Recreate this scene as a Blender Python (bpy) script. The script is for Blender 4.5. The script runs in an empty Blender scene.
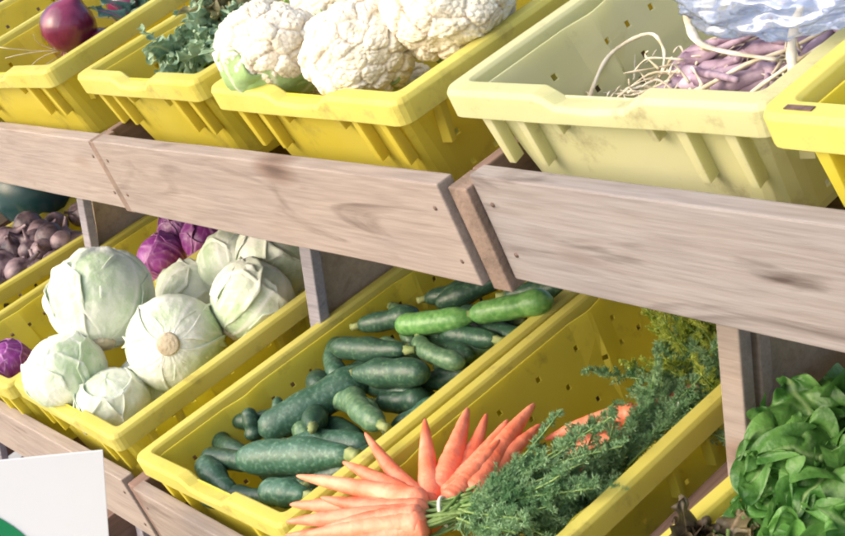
import bpy, math, random
from mathutils import Vector, Matrix, noise
random.seed(11)
S = bpy.context.scene
# ------------------------------------------------------------------ camera
TILT = 0.3546                                   # the shelves lean 20 degrees towards the customer
cam = bpy.data.objects.new('camera', bpy.data.cameras.new('camera')); S.collection.objects.link(cam)
YAW, PITCH, ROLL = .9747, .2338, -.1257
fw = Vector((-math.sin(YAW)*math.cos(PITCH), math.cos(YAW)*math.cos(PITCH), -math.sin(PITCH)))
rt = fw.cross(Vector((0,0,1))).normalized(); up = rt.cross(fw)
c_, s_ = math.cos(ROLL), math.sin(ROLL)
r2, u2 = c_*rt+s_*up, -s_*rt+c_*up
cam.matrix_world = Matrix.Translation((1.0529,-.7578,.1578)) @ Matrix((r2,u2,-fw)).transposed().to_4x4()
cam.data.sensor_width = 36; cam.data.lens = 1462.6/845*36
cam.data.clip_start = .05; cam.data.clip_end = 500
S.camera = cam
# ------------------------------------------------------------------ sky and light
W = bpy.data.worlds.new('World'); S.world = W; W.use_nodes = True
nt = W.node_tree; bg = nt.nodes['Background']
sky = nt.nodes.new('ShaderNodeTexSky'); sky.sky_type = 'NISHITA'; sky.sun_disc = False
SUN_AZ, SUN_EL = math.radians(196), math.radians(27)      # azimuth clockwise from +Y
sky.sun_elevation = SUN_EL; sky.sun_rotation = SUN_AZ
sky.air_density = 1.0; sky.dust_density = 4.0
nt.links.new(sky.outputs[0], bg.inputs[0]); bg.inputs[1].default_value = .15
sl = bpy.data.lights.new('sun','SUN'); sl.energy = 1.35; sl.angle = math.radians(95); sl.color = (1,.96,.9)
so = bpy.data.objects.new('sun', sl); S.collection.objects.link(so)
sd = Vector((math.sin(SUN_AZ)*math.cos(SUN_EL), math.cos(SUN_AZ)*math.cos(SUN_EL), math.sin(SUN_EL)))
so.rotation_euler = sd.to_track_quat('Z','Y').to_euler()
S.view_settings.view_transform = 'Standard'; S.view_settings.look = 'None'
S.view_settings.gamma = 1; S.view_settings.exposure = 1.02; S.view_settings.use_curve_mapping = False
S.render.engine = 'CYCLES'
S.cycles.filter_width = 2.2
# ------------------------------------------------------------------ helpers
RT = Matrix.Rotation(TILT,4,'X')
def P(u,v,w):                                    # shelf coordinates (along, up the slope, out of it) to world
    return RT @ Vector((u,v,w))
def mesh(name, vs, fs, mats, parent=None, smooth=True, mi=None, mat4=None):
    me = bpy.data.meshes.new(name); me.from_pydata([tuple(v) for v in vs], [], fs)
    for m in (mats if isinstance(mats,(list,tuple)) else [mats]): me.materials.append(m)
    if smooth: me.polygons.foreach_set('use_smooth', [True]*len(me.polygons))
    if mi: me.polygons.foreach_set('material_index', mi)
    me.update()
    o = bpy.data.objects.new(name, me); S.collection.objects.link(o)
    if parent: o.parent = parent
    if mat4 is not None: o.matrix_basis = mat4
    return o
def tag(o, label=None, cat=None, group=None, kind=None):
    if label: o['label'] = label
    if cat: o['category'] = cat
    if group: o['group'] = group
    if kind: o['kind'] = kind
    return o
def thing(name, label, cat, m4, group=None):
    o = bpy.data.objects.new(name, None); S.collection.objects.link(o); o.empty_display_size = .05
    o.matrix_basis = m4
    return tag(o, label, cat, group)
class MB:
    def __init__(s): s.v=[]; s.f=[]; s.m=[]
    def add(s, vs, fs, mi=0):
        n=len(s.v); s.v += [Vector(v) for v in vs]; s.f += [tuple(i+n for i in f) for f in fs]; s.m += [mi]*len(fs)
    def box(s, a, b, mi=0, bev=0):
        (x0,y0,z0),(x1,y1,z1)=a,b
        vs=[(x0,y0,z0),(x1,y0,z0),(x1,y1,z0),(x0,y1,z0),(x0,y0,z1),(x1,y0,z1),(x1,y1,z1),(x0,y1,z1)]
        s.add(vs,[(0,3,2,1),(4,5,6,7),(0,1,5,4),(1,2,6,5),(2,3,7,6),(3,0,4,7)],mi)
    def build(s, name, mats, parent=None, smooth=True, m4=None):
        return mesh(name, s.v, s.f, mats, parent, smooth, s.m, m4)
def tube(mb, pts, rad, n=12, mi=0, caps=True, up0=Vector((0,0,1)), flat=1.0):
    pts=[Vector(p) for p in pts]; rings=[]
    for i,p in enumerate(pts):
        t=(pts[min(i+1,len(pts)-1)]-pts[max(i-1,0)]).normalized()
        a=t.cross(up0)
        if a.length<1e-3: a=t.cross(Vector((1,0,0)))
        a.normalize(); b=a.cross(t)
        r=rad[i] if isinstance(rad,(list,tuple)) else rad
        rings.append([p+a*r*math.cos(2*math.pi*k/n)+b*r*flat*math.sin(2*math.pi*k/n) for k in range(n)])
    vs=[v for r_ in rings for v in r_]; fs=[]
    for i in range(len(rings)-1):
        for k in range(n):
            fs.append((i*n+k,i*n+(k+1)%n,(i+1)*n+(k+1)%n,(i+1)*n+k))
    if caps:
        fs.append(tuple(reversed(range(n)))); fs.append(tuple(range((len(rings)-1)*n,len(rings)*n)))
    mb.add(vs,fs,mi)
def bezier(a,b,c,n): return [a*(1-t)**2+b*2*t*(1-t)+c*t*t for t in [i/n for i in range(n+1)]]
def rv(s=1): return Vector((random.uniform(-s,s),random.uniform(-s,s),random.uniform(-s,s)))
def rdir():
    while True:
        v=rv()
        if .05<v.length<1: return v.normalized()
def bevel(o,w=.002,seg=2,ang=40):
    m=o.modifiers.new('bevel','BEVEL'); m.width=w; m.segments=seg; m.limit_method='ANGLE'; m.angle_limit=math.radians(ang); return o
# ------------------------------------------------------------------ materials
def mat(name, c1, c2=None, scale=20, rough=.5, bump=0, bscale=60, c3=None, stretch=(1,1,1), detail=5, spec=.5, sss=0, trans=0, lo=.35, hi=.65, attr=None, attrcol=None, alpha=1, per_obj=0, coat=0):
    m=bpy.data.materials.new(name); m.use_nodes=True; n=m.node_tree.nodes; l=m.node_tree.links; b=n['Principled BSDF']
    tc=n.new('ShaderNodeTexCoord'); mp=n.new('ShaderNodeMapping'); l.new(tc.outputs['Object'],mp.inputs[0]); mp.inputs['Scale'].default_value=stretch
    if per_obj:
        oi=n.new('ShaderNodeObjectInfo'); vm=n.new('ShaderNodeVectorMath'); vm.operation='SCALE'; cx=n.new('ShaderNodeCombineXYZ')
        for k in range(3): l.new(oi.outputs['Random'],cx.inputs[k])
        l.new(cx.outputs[0],vm.inputs[0]); vm.inputs['Scale'].default_value=37.; ad=n.new('ShaderNodeVectorMath')
        l.new(mp.outputs[0],ad.inputs[0]); l.new(vm.outputs[0],ad.inputs[1]); vec=ad.outputs[0]
    else: vec=mp.outputs[0]
    nz=n.new('ShaderNodeTexNoise'); nz.inputs['Scale'].default_value=scale; nz.inputs['Detail'].default_value=detail; l.new(vec,nz.inputs['Vector'])
    cr=n.new('ShaderNodeValToRGB'); e=cr.color_ramp.elements; e[0].position=lo; e[1].position=hi
    e[0].color=(*c1,1); e[1].color=(*(c2 or c1),1)
    if c3: x=e.new((lo+hi)/2); x.color=(*c3,1)
    l.new(nz.outputs[0],cr.inputs[0]); col=cr.outputs[0]
    if attr:
        at=n.new('ShaderNodeAttribute'); at.attribute_name=attr; mx=n.new('ShaderNodeMix'); mx.data_type='RGBA'
        l.new(at.outputs['Fac'],mx.inputs['Factor']); l.new(col,mx.inputs['A']); mx.inputs['B'].default_value=(*attrcol,1); col=mx.outputs['Result']
    if per_obj:
        hs=n.new('ShaderNodeHueSaturation'); mr=n.new('ShaderNodeMapRange'); l.new(oi.outputs['Random'],mr.inputs[0]); mr.inputs[3].default_value=1-per_obj; mr.inputs[4].default_value=1+per_obj
        l.new(mr.outputs[0],hs.inputs['Value']); l.new(col,hs.inputs['Color']); col=hs.outputs[0]
    l.new(col,b.inputs['Base Color'])
    b.inputs['Roughness'].default_value=rough; b.inputs['Specular IOR Level'].default_value=spec
    if sss: b.inputs['Subsurface Weight'].default_value=sss; b.inputs['Subsurface Radius'].default_value=(.6,.6,.3); b.inputs['Subsurface Scale'].default_value=.01
    if trans: b.inputs['Transmission Weight'].default_value=trans
    if alpha<1: b.inputs['Alpha'].default_value=alpha
    if coat: b.inputs['Coat Weight'].default_value=coat
    if bump:
        n2=n.new('ShaderNodeTexNoise'); n2.inputs['Scale'].default_value=bscale; n2.inputs['Detail'].default_value=6; l.new(vec,n2.inputs['Vector'])
        bp=n.new('ShaderNodeBump'); bp.inputs['Strength'].default_value=bump; bp.inputs['Distance'].default_value=.004; l.new(n2.outputs[0],bp.inputs['Height']); l.new(bp.outputs[0],b.inputs['Normal'])
    return m
def leafmat(name,c1,c2,scale=30,rough=.45,tl=.35,lo=.35,hi=.65,per_obj=0,attr=None,attrcol=None,bump=.4,bscale=150):
    m=mat(name,c1,c2,scale,rough,bump,bscale,lo=lo,hi=hi,per_obj=per_obj,attr=attr,attrcol=attrcol)
    n=m.node_tree.nodes;l=m.node_tree.links;b=n['Principled BSDF'];out=n['Material Output']
    t=n.new('ShaderNodeBsdfTranslucent'); src=b.inputs['Base Color'].links[0].from_socket; l.new(src,t.inputs[0])
    mx=n.new('ShaderNodeMixShader'); mx.inputs[0].default_value=tl; l.new(b.outputs[0],mx.inputs[1]); l.new(t.outputs[0],mx.inputs[2]); l.new(mx.outputs[0],out.inputs[0])
    return m
def wood(name, base, dark, grey, streak=1.0, stain=.5):
    m=bpy.data.materials.new(name); m.use_nodes=True; n=m.node_tree.nodes; l=m.node_tree.links; b=n['Principled BSDF']
    tc=n.new('ShaderNodeTexCoord'); oi=n.new('ShaderNodeObjectInfo'); vm=n.new('ShaderNodeVectorMath'); vm.operation='SCALE'; vm.inputs['Scale'].default_value=19.
    cx=n.new('ShaderNodeCombineXYZ'); [l.new(oi.outputs['Random'],cx.inputs[k]) for k in range(3)]; l.new(cx.outputs[0],vm.inputs[0])
    ad=n.new('ShaderNodeVectorMath'); l.new(tc.outputs['Object'],ad.inputs[0]); l.new(vm.outputs[0],ad.inputs[1])
    def nz(sc,st,det=6,dist=0):
        mp=n.new('ShaderNodeMapping'); mp.inputs['Scale'].default_value=st; l.new(ad.outputs[0],mp.inputs[0])
        x=n.new('ShaderNodeTexNoise'); x.inputs['Scale'].default_value=sc; x.inputs['Detail'].default_value=det; x.inputs['Distortion'].default_value=dist; l.new(mp.outputs[0],x.inputs['Vector']); return x.outputs[0]
    g=nz(16,(.5,5,5.6),10,.9); big=nz(3.2,(.8,2,2.2),4,1.2); fine=nz(60,(.22,6,6.4),8,.3)
    def ramp(s,a,ca,b_,cb):
        r=n.new('ShaderNodeValToRGB'); e=r.color_ramp.elements; e[0].position=a;e[1].position=b_;e[0].color=(*ca,1);e[1].color=(*cb,1); l.new(s,r.inputs[0]); return r.outputs[0]
    def mix(a,b_,f,mode='MIX'):
        x=n.new('ShaderNodeMix'); x.data_type='RGBA'; x.blend_type=mode
        if isinstance(f,float): x.inputs['Factor'].default_value=f
        else: l.new(f,x.inputs['Factor'])
        l.new(a,x.inputs['A']); l.new(b_,x.inputs['B']); return x.outputs['Result']
    c=ramp(g,.35,dark,.6,base); c2=ramp(big,.3,grey,.62,base); c=mix(c,c2,.55)
    k=(1,1,1); st=ramp(nz(5,(.5,3,3),6,2),.60,k,.74,(dark[0]*.9,dark[1]*.75,dark[2]*.7)); c=mix(c,st,float(stain),'MULTIPLY')
    fn=ramp(fine,.3,(.78,.76,.74),.6,k); c=mix(c,fn,.9*streak,'MULTIPLY')
    vo=n.new('ShaderNodeTexVoronoi'); vo.feature='F1'; vo.inputs['Scale'].default_value=1.; mpv=n.new('ShaderNodeMapping'); mpv.inputs['Scale'].default_value=(4.2,9,10.5); l.new(ad.outputs[0],mpv.inputs[0]); l.new(mpv.outputs[0],vo.inputs['Vector'])
    kr=n.new('ShaderNodeValToRGB'); e=kr.color_ramp.elements; e[0].position=.07; e[0].color=(.30,.20,.16,1); e[1].position=.24; e[1].color=(1,1,1,1); x=e.new(.13); x.color=(.62,.5,.44,1); l.new(vo.outputs['Distance'],kr.inputs[0]); c=mix(c,kr.outputs[0],.85,'MULTIPLY')
    hs=n.new('ShaderNodeHueSaturation'); mr=n.new('ShaderNodeMapRange'); l.new(oi.outputs['Random'],mr.inputs[0]); mr.inputs[3].default_value=.9; mr.inputs[4].default_value=1.08; l.new(mr.outputs[0],hs.inputs['Value']); l.new(c,hs.inputs['Color'])
    l.new(hs.outputs[0],b.inputs['Base Color']); b.inputs['Roughness'].default_value=.8
    bp=n.new('ShaderNodeBump'); bp.inputs['Strength'].default_value=.5; bp.inputs['Distance'].default_value=.002; l.new(g,bp.inputs['Height']); l.new(bp.outputs[0],b.inputs['Normal'])
    return m
M={}
M['wood']=wood('pale_pine',(.33,.27,.235),(.225,.175,.15),(.26,.225,.22),.9,.6)
M['woodg2']=wood('stained_grey_pine',(.295,.262,.25),(.215,.172,.155),(.225,.212,.222),.9,.9)
M['woodgrey']=wood('grey_pine',(.33,.31,.35),(.22,.2,.24),(.28,.27,.33),1.0,.3)
M['woodend']=wood('brown_pine',(.24,.15,.12),(.13,.08,.06),(.19,.13,.11),1.0,.6)
M['endgrain']=mat('end_grain',(.155,.11,.085),(.24,.17,.135),30,.85,.5,160,detail=8)
M['ply']=wood('plywood',(.46,.36,.26),(.34,.26,.19),(.40,.32,.25),.6,.4)
def plastic(name,a,b,dirt): 
    m=mat(name,a,b,6,.38,.12,14,detail=8,lo=.3,hi=.7,per_obj=.04,spec=.4)
    n=m.node_tree.nodes;l=m.node_tree.links;bs=n['Principled BSDF']
    tc=n.new('ShaderNodeTexCoord'); x=n.new('ShaderNodeTexNoise'); x.inputs['Scale'].default_value=22; x.inputs['Detail'].default_value=9; x.inputs['Roughness'].default_value=.7; l.new(tc.outputs['Object'],x.inputs['Vector'])
    r=n.new('ShaderNodeValToRGB'); e=r.color_ramp.elements; e[0].position=.56;e[1].position=.75;e[0].color=(0,0,0,1);e[1].color=(dirt,dirt,dirt,1); l.new(x.outputs[0],r.inputs[0])
    mx=n.new('ShaderNodeMix'); mx.data_type='RGBA'; src=bs.inputs['Base Color'].links[0].from_socket; l.new(r.outputs[0],mx.inputs['Factor']); l.new(src,mx.inputs['A']); mx.inputs['B'].default_value=(.30,.22,.08,1); l.new(mx.outputs['Result'],bs.inputs['Base Color'])
    rr=n.new('ShaderNodeMapRange'); l.new(x.outputs[0],rr.inputs[0]); rr.inputs[3].default_value=.28; rr.inputs[4].default_value=.6; l.new(rr.outputs[0],bs.inputs['Roughness'])
    mp=n.new('ShaderNodeMapping'); mp.inputs['Scale'].default_value=(3,26,60); mp.inputs['Rotation'].default_value=(.2,.1,.5); l.new(tc.outputs['Object'],mp.inputs[0]); y=n.new('ShaderNodeTexNoise'); y.inputs['Scale'].default_value=5; y.inputs['Detail'].default_value=10; y.inputs['Roughness'].default_value=.8; l.new(mp.outputs[0],y.inputs['Vector'])
    r2_=n.new('ShaderNodeValToRGB'); e=r2_.color_ramp.elements; e[0].position=.6;e[1].position=.72;e[0].color=(0,0,0,1);e[1].color=(.55,.55,.55,1); l.new(y.outputs[0],r2_.inputs[0])
    m3=n.new('ShaderNodeMix'); m3.data_type='RGBA'; l.new(r2_.outputs[0],m3.inputs['Factor']); l.new(mx.outputs['Result'],m3.inputs['A']); m3.inputs['B'].default_value=(.85,.83,.62,1); l.new(m3.outputs['Result'],bs.inputs['Base Color'])
    out=n['Material Output']; tr=n.new('ShaderNodeBsdfTranslucent'); l.new(m3.outputs['Result'],tr.inputs[0]); ms=n.new('ShaderNodeMixShader'); ms.inputs[0].default_value=.48; l.new(bs.outputs[0],ms.inputs[1]); l.new(tr.outputs[0],ms.inputs[2]); l.new(ms.outputs[0],out.inputs[0])
    return m
M['yellow']=plastic('yellow_plastic',(.84,.75,.09),(.88,.82,.16),.5)
M['yellowb']=plastic('bright_yellow_plastic',(.80,.69,.08),(.85,.76,.15),.45)
M['rim']=plastic('scuffed_yellow_plastic',(.78,.71,.14),(.84,.79,.27),.5)
M['rimp']=plastic('scuffed_faded_plastic',(.76,.75,.38),(.82,.82,.55),.6)
M['yellowp']=plastic('faded_yellow_plastic',(.84,.83,.48),(.88,.87,.64),.6)
M['cabbage']=leafmat('pale_cabbage_leaf',(.46,.60,.36),(.86,.88,.80),13,.5,.10,attr='vein',attrcol=(.90,.91,.86),bump=.9,bscale=48,per_obj=.06)
M['stemcut']=mat('cut_stem',(.42,.33,.22),(.60,.52,.38),60,.8,.5,200)
M['purple']=leafmat('purple_cabbage_leaf',(.15,.014,.15),(.28,.05,.29),9,.35,.08,attr='vein',attrcol=(.50,.25,.50),bump=.3,bscale=60,per_obj=.15)
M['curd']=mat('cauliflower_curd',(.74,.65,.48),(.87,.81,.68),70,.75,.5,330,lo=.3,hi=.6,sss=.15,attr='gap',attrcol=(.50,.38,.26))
M['caulleaf']=leafmat('cauliflower_leaf',(.25,.42,.12),(.45,.60,.28),12,.5,.25,attr='vein',attrcol=(.72,.78,.58))
M['zd']=mat('dark_zucchini',(.025,.068,.042),(.075,.14,.08),170,.42,.3,90,lo=.50,hi=.68,per_obj=.25,c3=(.04,.095,.055))
M['zb']=mat('blue_green_zucchini',(.035,.10,.06),(.11,.20,.125),170,.42,.3,90,lo=.48,hi=.68,per_obj=.15,c3=(.06,.14,.10))
M['zm']=mat('bright_zucchini',(.09,.25,.06),(.20,.40,.13),120,.40,.3,90,lo=.40,hi=.7,per_obj=.1)
M['zl']=mat('pale_zucchini',(.07,.15,.08),(.17,.27,.14),140,.42,.3,90,lo=.42,hi=.7,per_obj=.1)
M['zstem']=mat('zucchini_stem',(.16,.22,.07),(.3,.33,.14),60,.7,.3)
M['carrot']=mat('carrot_skin',(.74,.15,.07),(.90,.31,.19),28,.5,.5,90,stretch=(1,1,1),per_obj=.14,sss=0,lo=.3,hi=.7)
M['cstem']=leafmat('carrot_stem',(.14,.27,.06),(.32,.45,.15),40,.5,.2)
M['frond']=leafmat('carrot_frond',(.14,.30,.13),(.34,.52,.28),30,.55,.3,per_obj=.1)
M['herb']=leafmat('dill_frond',(.32,.42,.05),(.58,.64,.14),30,.55,.35)
M['tie']=mat('tie_band',(.75,.72,.6),(.85,.82,.7),30,.5)
M['lettuce']=leafmat('lettuce_leaf',(.045,.16,.028),(.17,.38,.09),26,.38,.42,attr='vein',attrcol=(.42,.62,.26),per_obj=.1,bump=.8,bscale=90)
M['redleaf']=leafmat('red_lettuce_leaf',(.07,.05,.035),(.17,.14,.07),25,.45,.2,attr='vein',attrcol=(.35,.26,.16))
M['kale']=leafmat('kale_leaf',(.13,.24,.14),(.34,.46,.30),40,.5,.2,attr='vein',attrcol=(.4,.48,.25),per_obj=.1)
M['kaleb']=leafmat('brown_kale_leaf',(.17,.14,.07),(.32,.3,.13),40,.5,.2,attr='vein',attrcol=(.4,.4,.2))
M['darkleaf']=leafmat('beet_leaf',(.03,.08,.06),(.10,.18,.14),30,.4,.2,attr='vein',attrcol=(.25,.05,.12))
M['redonion']=mat('red_onion_skin',(.09,.008,.025),(.24,.035,.085),8,.28,.2,30,stretch=(3,3,.4),coat=.3,c3=(.14,.012,.05))
M['shallot']=mat('shallot_skin',(.05,.03,.045),(.28,.20,.22),22,.5,.4,60,stretch=(2,2,.5),per_obj=.3)
M['mauve']=mat('mauve_stalk',(.13,.07,.12),(.52,.40,.50),45,.6,.4,90,lo=.3,hi=.7,per_obj=.2)
M['straw']=mat('dry_stalk',(.48,.40,.27),(.76,.70,.58),40,.7,.3,90,per_obj=.15)
M['squashy']=mat('yellow_squash',(.55,.50,.03),(.75,.68,.08),12,.35,.1)
M['squashd']=mat('dark_squash',(.008,.035,.04),(.02,.07,.075),8,.3,.15,20)
M['card']=mat('white_card',(.84,.84,.84),(.88,.88,.88),4,.45)
M['green']=mat('green_print',(.0,.20,.06),(.0,.23,.08),4,.45)
M['nail']=mat('rusty_nail',(.08,.05,.04),(.16,.1,.08),200,.7)
M['ground']=mat('pale_concrete_ground',(.38,.37,.34),(.50,.48,.45),3,.9,.4,40,detail=10)
M['dirt']=mat('dirt_crumbs',(.05,.035,.025),(.14,.1,.07),50,.9)
def bagmat():
    m=bpy.data.materials.new('clear_bag'); m.use_nodes=True; n=m.node_tree.nodes;l=m.node_tree.links; n.remove(n['Principled BSDF']); out=n['Material Output']
    g=n.new('ShaderNodeBsdfGlossy'); g.inputs['Roughness'].default_value=.12; g.inputs[0].default_value=(.9,.93,1,1)
    t=n.new('ShaderNodeBsdfTransparent'); t.inputs[0].default_value=(.93,.95,1,1)
    d=n.new('ShaderNodeBsdfTranslucent'); d.inputs[0].default_value=(.75,.8,.92,1); df=n.new('ShaderNodeBsdfDiffuse'); df.inputs[0].default_value=(.72,.77,.9,1)
    a=n.new('ShaderNodeAddShader'); mm=n.new('ShaderNodeMixShader'); l.new(d.outputs[0],mm.inputs[1]); l.new(df.outputs[0],mm.inputs[2]); mm.inputs[0].default_value=.5
    m1=n.new('ShaderNodeMixShader'); m1.inputs[0].default_value=.26; l.new(t.outputs[0],m1.inputs[1]); l.new(mm.outputs[0],m1.inputs[2])
    fr=n.new('ShaderNodeFresnel'); fr.inputs[0].default_value=1.5; m2=n.new('ShaderNodeMixShader'); ml=n.new('ShaderNodeMath'); ml.operation='MULTIPLY_ADD'; l.new(fr.outputs[0],ml.inputs[0]); ml.inputs[1].default_value=1.; ml.inputs[2].default_value=.08
    l.new(ml.outputs[0],m2.inputs[0]); l.new(m1.outputs[0],m2.inputs[1]); l.new(g.outputs[0],m2.inputs[2]); l.new(m2.outputs[0],out.inputs[0]); return m
M['bag']=bagmat()
# ------------------------------------------------------------------ ground
GZ=-1.32
g=mesh('ground',[(-150,-150,GZ),(150,-150,GZ),(150,150,GZ),(-150,150,GZ)],[(0,1,2,3)],M['ground'],smooth=False); tag(g,'pale grey concrete ground under the stand',kind='structure')
# ------------------------------------------------------------------ wooden stands
BT=-.084; BH=.115; LV,LW=-.2174,-.447
def board(name,x0,x1,y0,y1,z0,z1,m,parent,m4=None,warp=.0015,nx=24):
    # a plank along x with slightly uneven faces
    vs=[];fs=[];sd_=random.random()*90
    prof=[(y0,z0),(y0,(z0+z1)/2),(y0,z1),(y1,z1),(y1,(z0+z1)/2),(y1,z0)]
    for i in range(nx+1):
        x=x0+(x1-x0)*i/nx
        for (y,z) in prof:
            d=noise.noise(Vector((x*3+sd_,y*9,z*9)))*warp; e=noise.noise(Vector((x*4,z*9+sd_,y*5)))*warp
            vs.append((x,y+d,z+e))
    k=len(prof)
    for i in range(nx):
        for j in range(k): fs.append((i*k+j,(i+1)*k+j,(i+1)*k+(j+1)%k,i*k+(j+1)%k))
    fs.append(tuple(range(k))); fs.append(tuple(reversed(range(nx*k,nx*k+k))))
    return bevel(mesh(name,vs,fs,m,parent,False,None,m4),.0018,2,50)
def stand(k,label,boards):
    # k: module number; everything in shelf coordinates relative to the module's left joint
    J=.008+.84*k
    root=thing('wooden_stand',label,'stand',RT@Matrix.Translation((J,0,0)),'wooden produce stands standing side by side')
    for lev,(du,dv,dw) in enumerate([(-.040,-.018,0),(-.005,LV-.012,LW+.008),(-.005,2*(LV-.012),2*(LW+.008))]):
        bx0=.030; bx1=.838
        (pv,pw,yaw,roll)=boards[lev]
        m4=Matrix.Translation((du+bx0,dv+pv,dw+BT+pw))@Matrix.Rotation(yaw,4,'Z')@Matrix.Rotation(roll,4,'Y')
        fb=board('front_board',0,bx1-bx0-.002,0,.02,-BH,0,M['woodg2' if k==0 else 'wood'],root,m4)
        for (nx,nz_) in ((.018,-.03),(.02,-.085),(.786,-.028),(.79,-.088)):
            nl=MB(); tube(nl,[(nx,-.0008,nz_),(nx,.004,nz_)],.0026,8); nl.build('nail',M['nail'],fb)
        # side boards at both ends
        board('side_board',.0325 if lev==0 else 0,.75,-.001 if lev==0 else -.014,.014,-BH,0,M['woodend'],root,Matrix.Translation((du+.014,dv+.004,dw+BT-.003))@Matrix.Rotation(math.pi/2,4,'Z'),nx=10)
        board('end_block',0,.032,-.0142,.0142,-BH,0,M['endgrain'],root,Matrix.Translation((du+.014,dv+.004,dw+BT-.003))@Matrix.Rotation(math.pi/2,4,'Z'),nx=3) if lev==0 else None
        board('back_board',.03,.836,.73,.75,-BH,-.002,M['woodend'],root,Matrix.Translation((du,dv,dw+BT)),nx=8)
        dep=-.176 if lev==0 else -.222
        for y in (.022,.200,.378,.556):
            z=dw+dep
            board('shelf_plank',.030,.836,y,y+.172,z-.016,z,M['woodend'],root,Matrix.Translation((du,dv,0)),nx=6)
    # uprights (vertical in the world) at the module's left joint
    inv=Matrix.Rotation(-TILT,4,'X')
    def post(name,u,v,sx,sy,m,wtop=-.10):
        top=Vector((u,v,wtop)); wt=RT@top
        h=wt.z-GZ
        mb=MB(); mb.box((0,0,-h),(sx,sy,0))
        o=mb.build(name,m,root,False,Matrix.Translation(top)@inv); bevel(o,.002); return o
    post('post',.038 if k<0 else .048,.262 if k<0 else .240,.032 if k<0 else .030,.018,M['woodgrey' if k<0 else 'wood'])
    if k==0: post('post',.050,.272,.026,.018,M['wood'])
    post('post',.0,.752,.034,.03,M['wood'],-.10)
    # plywood divider between the two shelves
    a=RT@Vector((.034,.31,BT-BH)); 
    mb=MB(); mb.add([(x,y,z) for x in (.030,.040) for (y,z) in ((.30,-.20),(.60,-.20),(.60,-.56),(.12,-.56),(.20,-.36))],[(0,1,2,3,4),(9,8,7,6,5),(0,5,6,1),(1,6,7,2),(2,7,8,3),(3,8,9,4),(4,9,5,0)])
    mb.build('divider_panel',M['ply'],root,False)
    return root
B0=[(.001,.0,0,0),(0,0,0,0),(0,0,0,0)]
stand(-3,'wooden stand furthest left, only its end board in view',B0)
stand(-2,'wooden stand on the left under the red onion tray',[(.006,.0,.004,.004),(0,.004,.0,0),(0,0,0,0)])
stand(-1,'wooden stand in the middle with long pinkish board under the cauliflower tray',[(.0,.002,-.004,-.003),(0,0,0,0),(0,0,0,0)])
stand(0,'wooden stand on the right with grey stained board under the faded tray',[(.012,.008,-.03,-.004),(0,0,0,0),(0,0,0,0)])
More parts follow.
